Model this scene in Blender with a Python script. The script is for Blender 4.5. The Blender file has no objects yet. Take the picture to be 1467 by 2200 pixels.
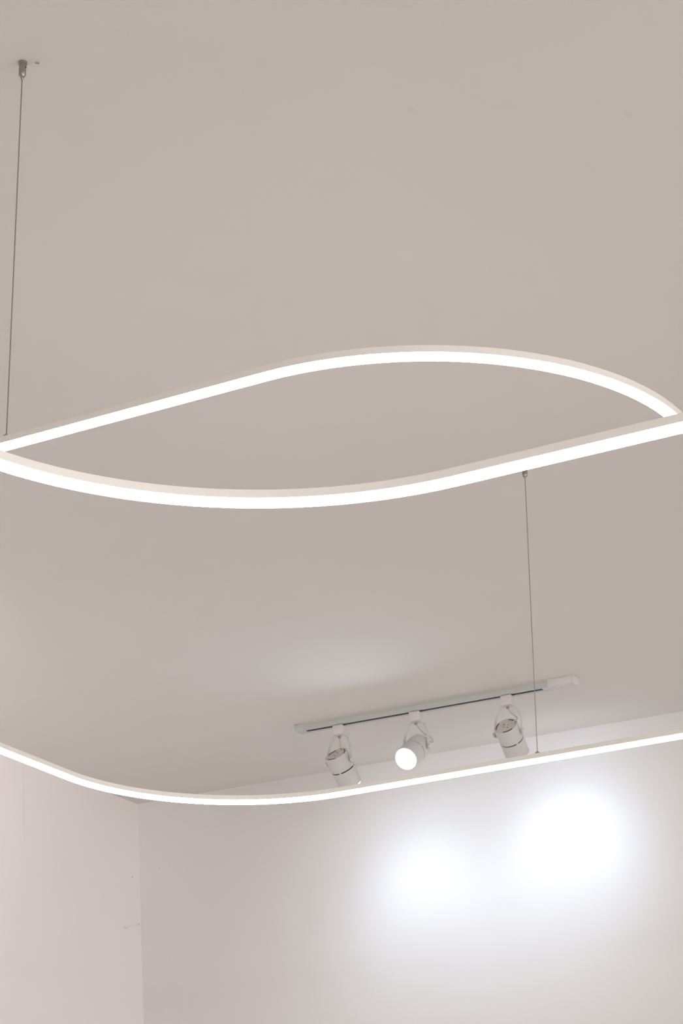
import bpy, bmesh, math
from mathutils import Vector, Matrix

# ---------------------------------------------------------------- camera, world, sun-less light, exposure
S = bpy.context.scene
COL = S.collection
EYE = 1.6                       # camera height above the floor
CEIL = 3.5                      # ceiling height

cam_data = bpy.data.cameras.new('camera')
cam_data.sensor_fit = 'VERTICAL'
cam_data.sensor_height = 36.0
cam_data.sensor_width = 24.0
cam_data.lens = 83.1
cam_data.clip_start = 0.05
cam = bpy.data.objects.new('camera', cam_data)
COL.objects.link(cam)
_r = Vector((0.862232, 0.506305, -0.012)).normalized()
_b = Vector((0.464, -0.799, -0.3822)).normalized()      # camera looks along -_b
_u = _b.cross(_r).normalized()
_r = _u.cross(_b).normalized()
cam.matrix_world = Matrix(((_r.x, _u.x, _b.x, 0), (_r.y, _u.y, _b.y, 0), (_r.z, _u.z, _b.z, EYE), (0, 0, 0, 1)))
S.camera = cam

world = bpy.data.worlds.new('daylight')
S.world = world
world.use_nodes = True
bg = world.node_tree.nodes['Background']
bg.inputs['Color'].default_value = (1.0, 0.965, 0.935, 1)
bg.inputs['Strength'].default_value = 3.8

S.view_settings.view_transform = 'Standard'
S.view_settings.look = 'None'
S.view_settings.gamma = 1.0
S.view_settings.use_curve_mapping = False
S.view_settings.exposure = 0.0
S.cycles.max_bounces = 10
S.cycles.diffuse_bounces = 6
S.cycles.sample_clamp_indirect = 4.0

TAPE_STRENGTH = 27.0
BEAM_WATTS = 2.7
SPILL_WATTS = 3.5

# portals in the added, unseen openings (guide sampling, give no light themselves)
for wx, wy, ww, rz in ((2.4, -3.6, 2.4, 0), (4.5, 3.1, 3.8, 90), (4.5, -1.4, 3.8, 90)):
    pl = bpy.data.lights.new('window_portal', 'AREA')
    pl.shape = 'RECTANGLE'
    pl.size, pl.size_y = ww, 2.4
    pl.cycles.is_portal = True
    po = bpy.data.objects.new('window_portal', pl)
    po.location = (wx, wy, 1.9 if rz == 0 else 2.0)
    po.rotation_euler = (math.radians(90), 0, math.radians(rz))
    COL.objects.link(po)

# ---------------------------------------------------------------- materials
def mat(name, color, rough=0.5, metal=0.0, noise=0.0, nscale=20.0, bump=0.0, bscale=60.0, emit=None, estr=0.0, spec=0.5):
    m = bpy.data.materials.new(name)
    m.use_nodes = True
    nt = m.node_tree
    b = nt.nodes['Principled BSDF']
    b.inputs['Base Color'].default_value = (*color, 1)
    b.inputs['Roughness'].default_value = rough
    b.inputs['Metallic'].default_value = metal
    b.inputs['Specular IOR Level'].default_value = spec
    tc = nt.nodes.new('ShaderNodeTexCoord')
    if noise:
        n = nt.nodes.new('ShaderNodeTexNoise')
        n.inputs['Scale'].default_value = nscale
        n.inputs['Detail'].default_value = 5
        nt.links.new(tc.outputs['Object'], n.inputs['Vector'])
        r = nt.nodes.new('ShaderNodeValToRGB')
        r.color_ramp.elements[0].position = 0.3
        r.color_ramp.elements[1].position = 0.7
        r.color_ramp.elements[0].color = (*[max(0, c * (1 - noise)) for c in color], 1)
        r.color_ramp.elements[1].color = (*[min(1, c * (1 + noise)) for c in color], 1)
        nt.links.new(n.outputs['Fac'], r.inputs['Fac'])
        nt.links.new(r.outputs['Color'], b.inputs['Base Color'])
    if bump:
        n2 = nt.nodes.new('ShaderNodeTexNoise')
        n2.inputs['Scale'].default_value = bscale
        n2.inputs['Detail'].default_value = 4
        nt.links.new(tc.outputs['Object'], n2.inputs['Vector'])
        bp = nt.nodes.new('ShaderNodeBump')
        bp.inputs['Strength'].default_value = bump
        bp.inputs['Distance'].default_value = 0.002
        nt.links.new(n2.outputs['Fac'], bp.inputs['Height'])
        nt.links.new(bp.outputs['Normal'], b.inputs['Normal'])
    if emit:
        b.inputs['Emission Color'].default_value = (*emit, 1)
        b.inputs['Emission Strength'].default_value = estr
    return m

def add_marks(m, marks):
    """small stains of the paint itself: (centre, half size xyz, darkening rgb, softness)"""
    nt = m.node_tree
    b = nt.nodes['Principled BSDF']
    src = b.inputs['Base Color'].links[0].from_socket
    geo = nt.nodes.new('ShaderNodeNewGeometry')
    for (c, h, col, soft) in marks:
        mp = nt.nodes.new('ShaderNodeVectorMath'); mp.operation = 'SUBTRACT'
        nt.links.new(geo.outputs['Position'], mp.inputs[0]); mp.inputs[1].default_value = c
        dv = nt.nodes.new('ShaderNodeVectorMath'); dv.operation = 'DIVIDE'
        nt.links.new(mp.outputs[0], dv.inputs[0]); dv.inputs[1].default_value = h
        ln = nt.nodes.new('ShaderNodeVectorMath'); ln.operation = 'LENGTH'
        nt.links.new(dv.outputs[0], ln.inputs[0])
        mr = nt.nodes.new('ShaderNodeMapRange')
        mr.inputs['From Min'].default_value = 1.0 - soft
        mr.inputs['From Max'].default_value = 1.0 + soft
        mr.inputs['To Min'].default_value = 1.0
        mr.inputs['To Max'].default_value = 0.0
        nt.links.new(ln.outputs['Value'], mr.inputs['Value'])
        mx = nt.nodes.new('ShaderNodeMix'); mx.data_type = 'RGBA'; mx.blend_type = 'MULTIPLY'
        nt.links.new(mr.outputs['Result'], mx.inputs['Factor'])
        nt.links.new(src, mx.inputs['A'])
        mx.inputs['B'].default_value = (*col, 1)
        src = mx.outputs['Result']
    nt.links.new(src, b.inputs['Base Color'])

M = {}
M['ceiling'] = mat('ceiling_paint', (0.79, 0.766, 0.744), 0.95, noise=0.008, nscale=3.0, bump=0.12, bscale=90, spec=0.1)
M['wall_back'] = mat('back_wall_paint', (0.78, 0.76, 0.75), 0.95, noise=0.006, nscale=3.0, bump=0.12, bscale=90, spec=0.1)
M['wall_left'] = mat('left_wall_paint', (0.83, 0.795, 0.795), 0.95, noise=0.006, nscale=3.0, bump=0.12, bscale=90, spec=0.1)
M['wall_plain'] = mat('side_wall_paint', (0.78, 0.76, 0.745), 0.95, noise=0.008, nscale=3.0, spec=0.1)
M['floor'] = mat('pale_floor', (0.52, 0.50, 0.48), 0.5, noise=0.06, nscale=2.0)
M['frame'] = mat('white_aluminium', (0.79, 0.76, 0.72), 0.5, noise=0.01, nscale=30)
M['tape'] = mat('lit_diffuser', (0.9, 0.9, 0.88), 0.6, noise=0.004, nscale=40, emit=(1.0, 0.965, 0.93), estr=TAPE_STRENGTH)
M['cable'] = mat('steel_cable', (0.33, 0.31, 0.30), 0.4, metal=0.8, noise=0.08, nscale=400)
M['nickel'] = mat('brushed_nickel', (0.36, 0.32, 0.29), 0.38, metal=0.85, noise=0.06, nscale=200)
M['dark'] = mat('dark_gap', (0.02, 0.018, 0.02), 0.6, noise=0.1, nscale=60)
M['wire'] = mat('clear_sleeve', (0.62, 0.59, 0.60), 0.3, noise=0.05, nscale=200)
M['track'] = mat('track_grey_white', (0.57, 0.58, 0.56), 0.4, noise=0.01, nscale=40)
M['plastic'] = mat('white_plastic', (0.74, 0.71, 0.70), 0.42, noise=0.01, nscale=60)
M['lamp'] = mat('white_lamp_coating', (0.66, 0.655, 0.65), 0.38, noise=0.01, nscale=60)
M['cord'] = mat('lamp_cord', (0.62, 0.58, 0.52), 0.5, noise=0.03, nscale=200)
M['screw'] = mat('lamp_screw', (0.33, 0.28, 0.22), 0.4, metal=0.5, noise=0.1, nscale=300)
M['cap'] = mat('lamp_end_plate', (0.66, 0.60, 0.57), 0.42, noise=0.03, nscale=90)
M['lens'] = mat('lit_lens', (0.95, 0.95, 0.95), 0.3, noise=0.004, nscale=50, emit=(1.0, 0.99, 1.0), estr=30.0)
M['lip'] = mat('frosted_lip', (0.95, 0.9, 0.82), 0.3, noise=0.004, nscale=50, emit=(1.0, 0.92, 0.78), estr=2.2)  # emission stands in for lamp glare caught in the lip

z0 = EYE
add_marks(M['ceiling'], [
    ((-1.424, 2.677, CEIL), (.0058, .0085, .05), (.955, .955, .935), .45),
    ((-1.153, 2.855, CEIL), (.0065, .0092, .05), (.955, .955, .930), .40),
    ((-1.497, 2.865, CEIL), (.0060, .0080, .05), (.975, .975, .965), .60),
    ((-3.702, 5.334, CEIL), (.0020, .0045, .05), (.72, .72, .72), .30),
    ((-3.668, 5.395, CEIL), (.0015, .0025, .05), (.80, .80, .80), .30),
])

# ---------------------------------------------------------------- mesh helpers
def tag(o, label=None, cat=None, group=None, kind=None):
    if label: o['label'] = label
    if cat: o['category'] = cat
    if group: o['group'] = group
    if kind: o['kind'] = kind
    return o

def obj(name, bm, m, parent=None, smooth=False, world=None):
    me = bpy.data.meshes.new(name)
    bmesh.ops.recalc_face_normals(bm, faces=bm.faces)
    bm.to_mesh(me); bm.free()
    me.materials.append(m)
    if smooth:
        for p in me.polygons: p.use_smooth = True
        me.set_sharp_from_angle(angle=math.radians(38))
    o = bpy.data.objects.new(name, me)
    COL.objects.link(o)
    if parent: o.parent = parent
    return o

def empty(name, loc):
    o = bpy.data.objects.new(name, None)
    o.empty_display_size = 0.05
    o.location = loc
    COL.objects.link(o)
    return o

def add_box(bm, lo, hi, bevel=0.0, seg=2, mtx=None):
    r = bmesh.ops.create_cube(bm, size=1.0)
    vs = r['verts']
    for v in vs:
        v.co = Vector((lo[i] + (v.co[i] + .5) * (hi[i] - lo[i]) for i in range(3)))
    if bevel:
        es = list({e for v in vs for e in v.link_edges})
        g = bmesh.ops.bevel(bm, geom=es, offset=bevel, segments=seg, profile=0.5, affect='EDGES')
        vs = list({v for f in g['faces'] for v in f.verts} | {v for v in vs if v.is_valid})
    if mtx:
        for v in vs: v.co = mtx @ v.co
    return bm

def box(lo, hi, bevel=0.0, seg=2):
    return add_box(bmesh.new(), lo, hi, bevel, seg)

def lathe(bm, prof, n=40, mtx=Matrix(), cap0=True, cap1=True, a0=0.0, a1=None):
    """prof: list of (radius, z) turned about local z"""
    full = a1 is None
    a1 = 2 * math.pi if full else a1
    rings = []
    cnt = n if full else n + 1
    for (r, z) in prof:
        rings.append([bm.verts.new(mtx @ Vector((r * math.cos(a0 + (a1 - a0) * k / n), r * math.sin(a0 + (a1 - a0) * k / n), z))) for k in range(cnt)])
    for a, b in zip(rings, rings[1:]):
        for k in range(n):
            k2 = (k + 1) % n if full else k + 1
            bm.faces.new((a[k], a[k2], b[k2], b[k]))
    if full:
        if cap0: bm.faces.new(rings[0][::-1])
        if cap1: bm.faces.new(rings[-1])
    return bm

def ring_sector(bm, r0, r1, zA, zB, a0, a1, n=14, mtx=Matrix()):
    """solid curved bar, an arc of a rectangular ring"""
    rs = []
    for k in range(n + 1):
        a = a0 + (a1 - a0) * k / n
        c, s = math.cos(a), math.sin(a)
        rs.append([bm.verts.new(mtx @ Vector((r * c, r * s, z))) for r, z in ((r0, zA), (r1, zA), (r1, zB), (r0, zB))])
    for a, b in zip(rs, rs[1:]):
        for i in range(4):
            j = (i + 1) % 4
            bm.faces.new((a[i], a[j], b[j], b[i]))
    bm.faces.new(rs[0]); bm.faces.new(rs[-1][::-1])
    return bm

def tube(bm, pts, r, n=10):
    pts = [Vector(p) for p in pts]
    rings = []
    ref = None
    for i, p in enumerate(pts):
        t = (pts[min(i + 1, len(pts) - 1)] - pts[max(i - 1, 0)]).normalized()
        if ref is None:
            ref = t.orthogonal().normalized()
        ref = (ref - t * ref.dot(t)).normalized()
        b = t.cross(ref)
        rings.append([bm.verts.new(p + (ref * math.cos(2 * math.pi * k / n) + b * math.sin(2 * math.pi * k / n)) * r) for k in range(n)])
    for a, b in zip(rings, rings[1:]):
        for k in range(n):
            bm.faces.new((a[k], a[(k + 1) % n], b[(k + 1) % n], b[k]))
    bm.faces.new(rings[0][::-1]); bm.faces.new(rings[-1])
    return bm

def spline(pts, n=8):
    P = [Vector(p) for p in pts]
    P = [P[0] * 2 - P[1]] + P + [P[-1] * 2 - P[-2]]
    out = []
    for i in range(1, len(P) - 2):
        a, b, c, d = P[i - 1:i + 3]
        for k in range(n):
            t = k / n
            out.append(0.5 * ((2 * b) + (c - a) * t + (2 * a - 5 * b + 4 * c - d) * t * t + (3 * b - a - 3 * c + d) * t ** 3))
    out.append(P[-2])
    return out

# ---------------------------------------------------------------- the room
XL, XR, YN, YF = -3.979, 4.5, -3.6, 5.6     # left wall, right wall, front wall, far wall
tag(obj('floor', box((XL - .3, YN - .3, -.1), (XR + .2, 6.0, 0)), M['floor']), kind='structure')
tag(obj('ceiling', box((XL - .3, YN - .3, CEIL), (XR + .2, 6.1, CEIL + .15)), M['ceiling']), kind='structure')

# far wall, set a degree out of square to the lights
def yw(x): return 5.6165 + (x + 3.98) * 0.0170
bm = bmesh.new()
vs = []
for z in (0, CEIL):
    for (x, dy) in ((XL - .2, 0), (XR + .1, 0), (XR + .1, .15), (XL - .2, .15)):
        vs.append(bm.verts.new((x, yw(x) + dy, z)))
for q in ((0, 1, 2, 3), (4, 5, 6, 7), (0, 1, 5, 4), (1, 2, 6, 5), (2, 3, 7, 6), (3, 0, 4, 7)):
    bm.faces.new([vs[i] for i in q])
tag(obj('wall_back', bm, M['wall_back']), kind='structure')

# left wall, leaning in slightly towards the floor, with a shallow boxed-out strip by the corner
LEAN = 0.058
def xl(z): return XL + (CEIL - z) * LEAN
def lean_slab(y0, y1, x_out, proud, m, name, kind='structure', parent=None):
    bm = bmesh.new(); vs = []
    for z in (0, CEIL):
        for (x, y) in ((xl(z) + proud, y0), (xl(z) + proud, y1), (x_out, y1), (x_out, y0)):
            vs.append(bm.verts.new((x, y, z)))
    for q in ((0, 1, 2, 3), (4, 5, 6, 7), (0, 1, 5, 4), (1, 2, 6, 5), (2, 3, 7, 6), (3, 0, 4, 7)):
        bm.faces.new([vs[i] for i in q])
    return tag(obj(name, bm, m, parent), kind=kind)
wl = lean_slab(YN - .1, 5.7, XL - .15, 0.0, M['wall_left'], 'wall_left')
lean_slab(YN - .05, 5.055, XL - .10, 0.004, M['wall_left'], 'wall_panel', parent=wl)

# a dark scuff on the left wall close to the corner, plus a few specks
def on_left(y, z): return (xl(z), y, z)
add_marks(M['wall_left'], [
    (on_left(5.5380, 1.5105 + z0), (.05, .0100, .0018), (.80, .80, .81), .5),
    (on_left(5.5375, 1.5108 + z0), (.05, .0042, .0013), (.88, .88, .885), .5),
    (on_left(5.5458, 1.5135 + z0), (.05, .0042, .0013), (.88, .88, .885), .5),
    (on_left(5.5541, 1.5162 + z0), (.05, .0042, .0013), (.88, .88, .885), .5),
    (on_left(5.5624, 1.5189 + z0), (.05, .0042, .0013), (.88, .88, .885), .5),
    (on_left(5.5708, 1.5216 + z0), (.05, .0042, .0013), (.88, .88, .885), .5),
    (on_left(5.5791, 1.5244 + z0), (.05, .0042, .0013), (.88, .88, .885), .5),
    (on_left(5.5874, 1.5271 + z0), (.05, .0042, .0013), (.88, .88, .885), .5),
    (on_left(5.5957, 1.5298 + z0), (.05, .0042, .0013), (.88, .88, .885), .5),
    (on_left(5.6040, 1.5325 + z0), (.05, .0042, .0013), (.88, .88, .885), .5),
    (on_left(5.6070, 1.5330 + z0), (.05, .0035, .0032), (.72, .72, .74), .5),
    (on_left(5.5787, 1.6692 + z0), (.05, .0024, .0013), (.30, .10, .22), .3),
    (on_left(5.3422, 1.7658 + z0), (.05, .0030, .0011), (.72, .72, .72), .4),
    (on_left(5.4269, 1.5860 + z0), (.05, .0030, .0011), (.76, .76, .76), .4),
])
add_marks(M['wall_back'], [
    ((-3.8956, yw(-3.8956), 1.6943 + z0), (.0015, .05, .0014), (.55, .52, .78), .4),
    ((-3.8623, yw(-3.8623), 1.6996 + z0), (.0013, .05, .0026), (.95, .62, .62), .5),
])

# right wall; its two unseen windows are added to let light in
bm = bmesh.new()
add_box(bm, (XR, YN - .1, 0), (XR + .15, 5.9, .8))
add_box(bm, (XR, YN - .1, 3.2), (XR + .15, 5.9, CEIL))
add_box(bm, (XR, YN - .1, .8), (XR + .15, -3.3, 3.2))
add_box(bm, (XR, .5, .8), (XR + .15, 1.2, 3.2))
add_box(bm, (XR, 5.0, .8), (XR + .15, 5.9, 3.2))
tag(obj('wall_right', bm, M['wall_plain']), kind='structure')
for i, (a, b) in enumerate(((1.2, 5.0), (-3.3, .5))):
    c = (a + b) / 2
    bm = bmesh.new()
    for lo, hi in (((a, .8), (a + .06, 3.2)), ((b - .06, .8), (b, 3.2)), ((a + .06, .8), (b - .06, .86)), ((a + .06, 3.14), (b - .06, 3.2)), ((c - .03, .86), (c + .03, 3.14))):
        add_box(bm, (XR + .04, lo[0], lo[1]), (XR + .10, hi[0], hi[1]))
    tag(obj('window_%d' % (i + 2), bm, M['plastic']), kind='structure')
# wall behind the photographer; its one tall unseen opening is added for light
bm = bmesh.new()
y0, y1 = YN - .15, YN
add_box(bm, (XL - .15, y0, 0), (XR + .15, y1, .7))
add_box(bm, (XL - .15, y0, 3.1), (XR + .15, y1, CEIL))
for a, b in ((XL - .15, 1.2), (3.6, XR + .15)):
    add_box(bm, (a, y0, .7), (b, y1, 3.1))
tag(obj('wall_front', bm, M['wall_plain']), kind='structure')
for i, (a, b) in enumerate(((1.2, 3.6),)):
    bm = bmesh.new()
    yy0, yy1 = YN - .10, YN - .04
    for lo, hi in (((a, .7), (a + .06, 3.1)), ((b - .06, .7), (b, 3.1)), ((a + .06, .7), (b - .06, .76)), ((a + .06, 3.04), (b - .06, 3.1)), (((a + b) / 2 - .03, .76), ((a + b) / 2 + .03, 3.04))):
        add_box(bm, (lo[0], yy0, lo[1]), (hi[0], yy1, hi[1]))
    tag(obj('window_%d' % (i + 1), bm, M['plastic']), kind='structure')

# ---------------------------------------------------------------- pendant lights: rounded squares of LED profile
def rounded_square(hx, hy, r, nc=28, ns=10):
    pts = []
    for (sx, sy, a0) in ((1, 1, 0), (-1, 1, 90), (-1, -1, 180), (1, -1, 270)):
        ox, oy = sx * (hx - r), sy * (hy - r)
        for k in range(nc + 1):
            a = math.radians(a0 + 90 * k / nc)
            pts.append((Vector((ox + r * math.cos(a), oy + r * math.sin(a), 0)), Vector((math.cos(a), math.sin(a), 0))))
        # straight run to the next corner
        a = math.radians(a0 + 90)
        p = pts[-1][0]; d = Vector((-math.sin(a), math.cos(a), 0)); L = 2 * ((hx if a0 in (0, 180) else hy) - r)
        nrm = Vector((math.cos(a), math.sin(a), 0))
        for k in range(1, ns):
            pts.append((p + d * L * k / ns, nrm))
    return pts

def sweep(bm, path, prof):
    """prof: closed list of (outward offset, z)"""
    rings = [[bm.verts.new(p + n * o + Vector((0, 0, z))) for (o, z) in prof] for (p, n) in path]
    m_ = len(prof)
    for i in range(len(rings)):
        a, b = rings[i], rings[(i + 1) % len(rings)]
        for k in range(m_):
            bm.faces.new((a[k], a[(k + 1) % m_], b[(k + 1) % m_], b[k]))
    return bm

BODY_W, BODY_H, DOME = 0.0172, 0.0098, 0.0080

def pendant(label, cx, cy, zdrop, cables, rot=0.0, hx=0.8358, hy=0.8596, rad=0.3906):
    """zdrop = height of the body's underside above the floor; origin at centre of the loop"""
    root = empty('pendant_light', (cx, cy, zdrop))
    root.rotation_euler = (0, 0, rot)
    tag(root, label, 'ceiling light', 'rounded square pendant lights')
    path = rounded_square(hx, hy, rad)
    w, h = BODY_W / 2, BODY_H
    b = 0.0006
    prof = [(-w, 0), (-w, h - b), (-w + b, h), (w - b, h), (w, h - b), (w, 0)]
    obj('frame', sweep(bmesh.new(), path, prof), M['frame'], root, True)
    dome = [(DOME * math.cos(math.pi * k / 10), -DOME * math.sin(math.pi * k / 10) * 0.98) for k in range(11)]
    dome = [(o, z) for o, z in dome] + [(-DOME, 0.0004), (DOME, 0.0004)]
    obj('diffuser', sweep(bmesh.new(), path, dome), M['tape'], root, True)
    for (bx_, by_, dx, dy, tail) in cables:          # foot of the cable on the loop, drift of its top, loose end showing
        fx, fy = bx_, by_
        lx, ly = bx_ + dx, by_ + dy
        zc = CEIL - zdrop
        g = obj('cable_gripper', lathe(bmesh.new(), [(.0044, h - .0002), (.0044, h + .0035), (.0040, h + .0040), (.0020, h + .0040), (.0018, h + .0060), (.0012, h + .0065)], 20, Matrix.Translation((fx, fy, 0))), M['nickel'], root, True)
        obj('suspension_cable', tube(bmesh.new(), [(fx + (lx - fx) * k / 4, fy + (ly - fy) * k / 4, h + .004 + (zc - .028 - h) * k / 4) for k in range(5)], .00088, 8), M['cable'], root, True)
        T = Matrix.Translation((lx, ly, zc))
        an = obj('ceiling_anchor', lathe(bmesh.new(), [(.0012, -.0305), (.0020, -.0290), (.0024, -.0255), (.0036, -.0250), (.0050, -.0225), (.0054, -.0200), (.0048, -.0192), (.0048, -.0185), (.0052, -.0180), (.0052, -.0045), (.0064, -.0040), (.0066, -.0030), (.0066, -.0008), (.0058, 0.0)], 32, T), M['nickel'], root, True)
        if tail:
            # side outlet of the anchor with a short looped cable end in a clear sleeve
            cr = Vector((.862, .506, 0)); q = Vector((lx, ly, zc))
            p = [q + cr * .0050 + Vector((0, 0, -.0085)), q + cr * .010 + Vector((0, 0, -.0068)), q + cr * .015 + Vector((0, 0, -.0035)), q + cr * .0185 + Vector((0, 0, -.0016))]
            obj('cable_tail', tube(bmesh.new(), spline(p, 5), .0007, 8), M['wire'], an, True)
            p = [q + cr * .0178 + Vector((0, 0, -.0017)), q + cr * .0235 + Vector((0, 0, -.0024))]
            obj('tail_tip', tube(bmesh.new(), p, .0010, 8), M['screw'], an, True)
            d = q + cr * .0045 + Vector((0, -.0025, -.010))
            obj('grub_screw', lathe(bmesh.new(), [(.0018, 0), (.0018, .0022)], 14, Matrix.Translation(d) @ Matrix.Rotation(math.radians(-90), 4, 'X') @ Matrix.Rotation(0, 4, 'Z')), M['dark'], an, True)
    return root

pendant('higher square pendant with the near edge arching up and the far edge below the spotlights',
        -1.8786, 3.1328, EYE + 1.2986,
        [(.0370, -.8596, 0, -.002, True), (-.006, .8596, .017, -.036, False), (-.8358, 0, 0, 0, False), (.8358, 0, 0, 0, False)], rot=.0038)
pendant('lower square pendant whose edge forms the bottom curve of the mid-picture eye shape',
        -0.5898, 1.1613, EYE + 0.9736,
        [(0, .8596, 0, 0, False), (0, -.8596, 0, 0, False), (-.8358, 0, 0, 0, False), (.8358, 0, 0, 0, False)], rot=.0006)

# ---------------------------------------------------------------- ceiling tracks with their live-end feed
TA = math.radians(1.45)
TW, TH = 0.017, 0.018

def make_track(label, loc, ang, TX0, TX1, TXE):
    """TX0 rail left end, TX1 start of feed box, TXE end of feed box, along local x"""
    track = empty('lighting_track', loc)
    track.rotation_euler = (0, 0, ang)
    tag(track, label, 'lighting track')
    bm = bmesh.new()                               # C-section rail: web and two lips round a deep slot
    add_box(bm, (TX0, -TW, -.005), (TX1, TW, 0))
    add_box(bm, (TX0, -TW, -TH), (TX1, -TW + .0100, -.005), .0008, 1)
    add_box(bm, (TX0, TW - .0100, -TH), (TX1, TW, -.005), .0008, 1)
    obj('rail', bm, M['track'], track)
    obj('slot', box((TX0 + .016, -.0069, -.0165), (TX1 - .02, .0069, -.0052)), M['dark'], track)
    for yy in (-.0062, .0048):
        obj('conductor', box((TX0 + .016, yy, -.0168), (TX1 - .02, yy + .0014, -.0150)), M['dark'], track)
    obj('end_cap', box((TX0 - .010, -TW - .0008, -TH - .0008), (TX0 + .0175, TW + .0008, 0), .003, 3), M['track'], track, True)
    obj('end_infill', box((TX1 - .022, -.0071, -TH + .0004), (TX1, .0071, -.004)), M['plastic'], track)
    bm = box((TX1 - .001, -TW - .001, -TH - .0005), (TXE - .004, TW + .001, 0), .0012, 2)
    add_box(bm, (TXE - .0045, -TW - .0015, -TH - .004), (TXE, TW + .0015, 0), .0012, 2)
    feed = obj('feed_connector', bm, M['plastic'], track, True)
    tag(feed, 'white plastic end box')
    for (x, y) in ((TX1 + .012, -.006), (TX1 + .030, .005)):
        obj('screw', lathe(bmesh.new(), [(.0022, -TH - .0012), (.0024, -TH - .0002)], 14, Matrix.Translation((x, y, 0))), M['track'], feed, True)

make_track('grey white ceiling track with a dark slot holding three spotlights by the far wall', (-2.80, 5.221, CEIL), TA, -0.362, 0.372, 0.445)
ADDED_TRACK = (-2.88, 2.85, CEIL)  # unseen track, added only to hold the left wall's extra spotlight
make_track('grey white ceiling track over the left side of the higher pendant, out of the picture', ADDED_TRACK, math.radians(90), -0.362, 0.372, 0.445)

# ---------------------------------------------------------------- track spotlights
R_, BACK, FRONT = 0.0318, 0.024, 0.0690       # body radius, reach behind and ahead of the pivot
PIVOT_DROP = 0.118                             # pivot below the ceiling

def on_track(px): return Vector((px, 5.221 + (px + 2.80) * math.tan(TA), CEIL))

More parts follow.
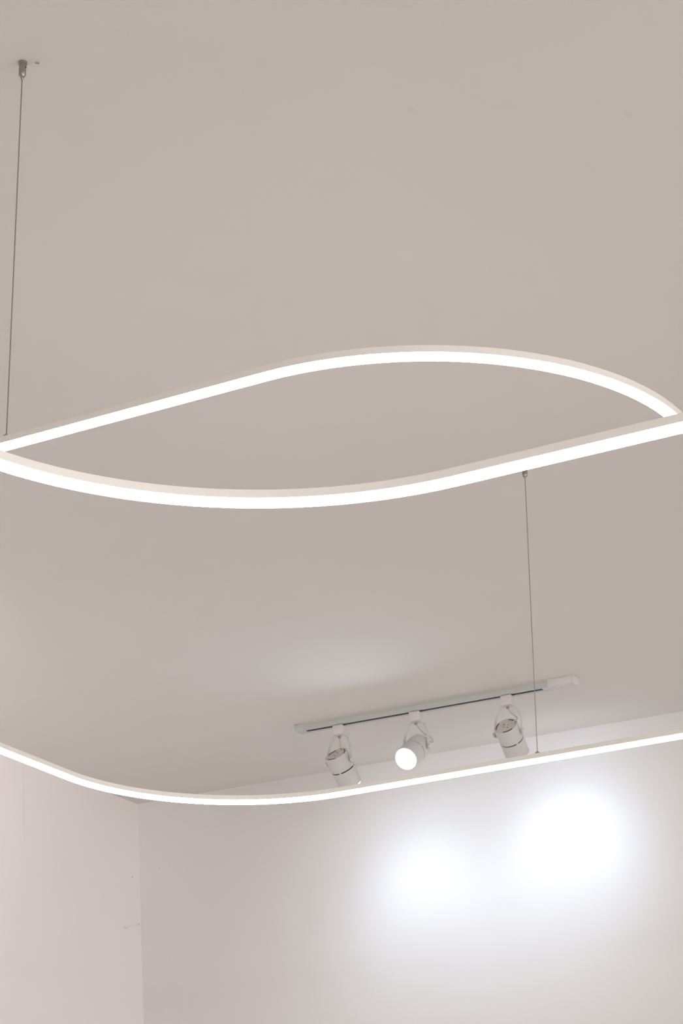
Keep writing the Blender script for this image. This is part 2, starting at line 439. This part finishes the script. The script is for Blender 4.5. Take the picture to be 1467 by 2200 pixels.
def spot(label, c0, aim, cord_pts, lit, TA=TA, color=(0.66, 0.83, 1.0), cone=92):
    c0 = Vector(c0)
    root = empty('track_spotlight', c0)
    tag(root, label, 'spotlight', 'white track spotlights')
    aim = Vector(aim).normalized()
    yaw = math.atan2(aim.y, aim.x) - math.pi / 2          # local +y = horizontal aim direction
    if aim.y < -.3: yaw += math.pi                        # yoke is the same turned half round
    A = Matrix.Rotation(TA, 4, 'Z')                       # the adapter follows the track
    Y = Matrix.Rotation(yaw, 4, 'Z')
    # adapter
    bm = bmesh.new()
    add_box(bm, (-.0152, -.0125, -.0455), (.0152, .0125, -.0185), .0030, 3, A)
    ad = obj('adapter', bm, M['plastic'], root, True)
    bm = bmesh.new()
    add_box(bm, (-.010, -.0045, -.0190), (.010, .0045, -.0158), 0, 1, A)
    obj('contact_block', bm, M['plastic'], ad)
    bm = bmesh.new()
    add_box(bm, (-.0095, -.0080, -.0464), (.0095, .0080, -.0452), .0005, 1, A)
    obj('latch', bm, M['track'], ad)
    # yoke: bent flat strap
    PX = .0362
    path = [(-PX, -PIVOT_DROP - .006), (-PX, -PIVOT_DROP), (-PX, -PIVOT_DROP + .018), (-PX + .0012, -PIVOT_DROP + .034), (-PX + .0055, -PIVOT_DROP + .050), (-PX + .0125, -PIVOT_DROP + .064), (-PX + .0205, -.0475), (-PX + .026, -.0468), (0, -.0466)]
    path = path + [(-x, z) for x, z in path[::-1][1:]]
    sp = spline([(x, 0, z) for x, z in path], 4)
    bm = bmesh.new(); rings = []
    for i, p in enumerate(sp):
        t = (sp[min(i + 1, len(sp) - 1)] - sp[max(i - 1, 0)]).normalized()
        n = Vector((-t.z, 0, t.x)) * .0007
        hw = .0055
        rings.append([bm.verts.new(Y @ (p + n * s + Vector((0, v * hw, 0)))) for s, v in ((-1, -1), (-1, 1), (1, 1), (1, -1))])
    for a, b in zip(rings, rings[1:]):
        for k in range(4): bm.faces.new((a[k], a[(k + 1) % 4], b[(k + 1) % 4], b[k]))
    bm.faces.new(rings[0][::-1]); bm.faces.new(rings[-1])
    yoke = obj('yoke', bm, M['lamp'], root, True)
    for s in (-1, 1):
        bm = lathe(bmesh.new(), [(.0026, .0), (.0026, .0020), (.0066, .0022), (.0070, .0032), (.0070, .0062), (.0060, .0072)], 24,
                   Y @ Matrix.Translation((s * (PX - .0008 if 0 else PX - .0004), 0, -PIVOT_DROP)) @ Matrix.Rotation(s * math.pi / 2, 4, 'Y'))
        obj('knob', bm, M['plastic'], yoke, True)
    bm = lathe(bmesh.new(), [(.0034, -.0530), (.0040, -.0515), (.0040, -.0470)], 18, Matrix())
    obj('cord_grip', bm, M['screw'], root, True)
    # body, modelled along local +z = aim, origin at pivot
    zx = aim
    xx = (Y @ Vector((1, 0, 0))).to_3d().normalized()
    xx = (xx - zx * xx.dot(zx)).normalized()
    yy = zx.cross(xx)
    B = Matrix.Translation((0, 0, -PIVOT_DROP)) @ Matrix((xx, yy, zx)).transposed().to_4x4()
    g0, g1 = FRONT - .0500, FRONT - .0466                  # the groove round the body
    up = (0, 0, 1)
    # rear housing with recessed end plate
    bm = lathe(bmesh.new(), [(R_ - .0030, -BACK + .0030), (R_ - .0030, -BACK + .0002), (R_ - .0012, -BACK), (R_, -BACK + .0012), (R_, g0), (R_ - .0020, g0)], 56, B, True, True)
    body = obj('housing', bm, M['lamp'], root, True)
    bm = lathe(bmesh.new(), [(R_ - .0022, g0 - .001), (R_ - .0022, g1 + .001)], 56, B)
    obj('groove', bm, M['dark'], body, True)
    bm = lathe(bmesh.new(), [(R_ - .0020, g1), (R_, g1), (R_, FRONT - .0012), (R_ - .0010, FRONT), (R_ - .0028, FRONT), (R_ - .0034, FRONT - .004), (R_ - .014, FRONT - .016)], 56, B, True, True)
    obj('front_barrel', bm, M['lamp'], root, True)
    # short bridges that interrupt the groove
    for a in (18, 108, 198, 288):
        a = math.radians(a + lit[2])
        obj('bridge', ring_sector(bmesh.new(), R_ - .003, R_, g0 - .0002, g1 + .0002, a - .075, a + .075, 4, B), M['lamp'], body, True)
    # end plate with arc slots and screws
    plate = obj('rear_cap', lathe(bmesh.new(), [(R_ - .0032, -BACK + .0025), (R_ - .0032, -BACK + .0012), (.004, -BACK + .0008)], 48, B), M['cap'], root, True)
    for a in (35, 155, 275):
        a = math.radians(a + lit[2])
        obj('vent_slot', ring_sector(bmesh.new(), R_ - .0072, R_ - .0054, -BACK + .0002, -BACK + .003, a - .50, a + .50, 14, B), M['dark'], plate, True)
    for (r, a, q) in ((.010, 200, .0022), (.010, 20, .0016), (.006, 110, .0013), (.007, 290, .0013)):
        a = math.radians(a + lit[2])
        obj('screw', lathe(bmesh.new(), [(q, -BACK - .0002), (q, -BACK + .002)], 14, B @ Matrix.Translation((r * math.cos(a), r * math.sin(a), 0))), M['screw'], plate, True)
    # cord
    obj('cord', tube(bmesh.new(), spline(cord_pts(B, Y), 8), .0019, 10), M['cord'], root, True)
    # lens and lip
    obj('reflector_lip', lathe(bmesh.new(), [(R_ - .0050, FRONT - .003), (R_ - .0046, FRONT + .0050), (R_ - .0062, FRONT + .0064), (R_ - .0088, FRONT + .005), (R_ - .0088, FRONT - .003)], 48, B, False, False), M['lip'], root, True)
    obj('lens', lathe(bmesh.new(), [(R_ - .0087, FRONT - .0030), (R_ - .0087, FRONT + .0014), (R_ - .012, FRONT + .0030), (.008, FRONT + .0040), (.001, FRONT + .0042)], 48, B), M['lens'], root, True)
    # the light it throws
    tip = c0 + Vector((0, 0, -PIVOT_DROP)) + aim * (FRONT + .008)
    for (nm, wt, size, bl, rad) in (('beam', lit[0], cone, 1.0, .012), ('spill', lit[1], 178, 1.0, .02)):
        L = bpy.data.lights.new('spot_' + nm, 'SPOT')
        L.energy = wt; L.spot_size = math.radians(size); L.spot_blend = bl
        L.shadow_soft_size = rad
        L.color = color
        lo = bpy.data.objects.new('spot_' + nm, L)
        lo.rotation_euler = aim.to_track_quat('-Z', 'Y').to_euler()
        lo.location = tip - c0
        lo.parent = root
        COL.objects.link(lo)
    return root

def cap_pt(B, a, r=R_ - .009, out=0.0):
    a = math.radians(a)
    return (B @ Vector((r * math.cos(a), r * math.sin(a), -BACK - out)))

spot('left one of three white spotlights, cord hanging straight, turned to the far wall', on_track(-3.044), (.09, 1.0, -1.02),
     lambda B, Y: [(0, 0, -.050), (.0008, .0004, -.062), (.0025, .002, -.078), tuple(cap_pt(B, -65, .016, .006)), tuple(cap_pt(B, -65, .016, -.002))], (BEAM_WATTS, SPILL_WATTS, 60))
spot('middle one of three white spotlights, its dazzling lens facing into the room', on_track(-2.815), (-.03, -.80, -.60),
     lambda B, Y: [(0, 0, -.050), (.008, .004, -.064), (.019, .010, -.078), (.032, .020, -.086), (.036, .024, -.100), tuple(cap_pt(B, 30, .020, .004)), tuple(cap_pt(B, 30, .018, -.002))], (BEAM_WATTS * .8, SPILL_WATTS * 1.7, 10))
spot('right one of three white spotlights, round rear cap showing beside the thin hanging cable', on_track(-2.550), (-.07, 1.0, -.74),
     lambda B, Y: [(0, 0, -.050), (.006, .002, -.062), (.016, .004, -.072), (.024, .004, -.082), tuple(cap_pt(B, -12, .024, .006)), tuple(cap_pt(B, -12, .022, -.002))], (BEAM_WATTS, SPILL_WATTS, 30))
spot('white spotlight turned to the left wall, outside the picture', (ADDED_TRACK[0], 3.05, CEIL), (-1.0, .76, .14),  # added fill lamp, far stronger than the three on the far track
     lambda B, Y: [(0, 0, -.050), (.0008, .0004, -.062), (.0025, .002, -.078), tuple(cap_pt(B, -65, .016, .006)), tuple(cap_pt(B, -65, .016, -.002))], (88.0, 0.3, 60), math.radians(90), (1.0, .90, .90), 80)
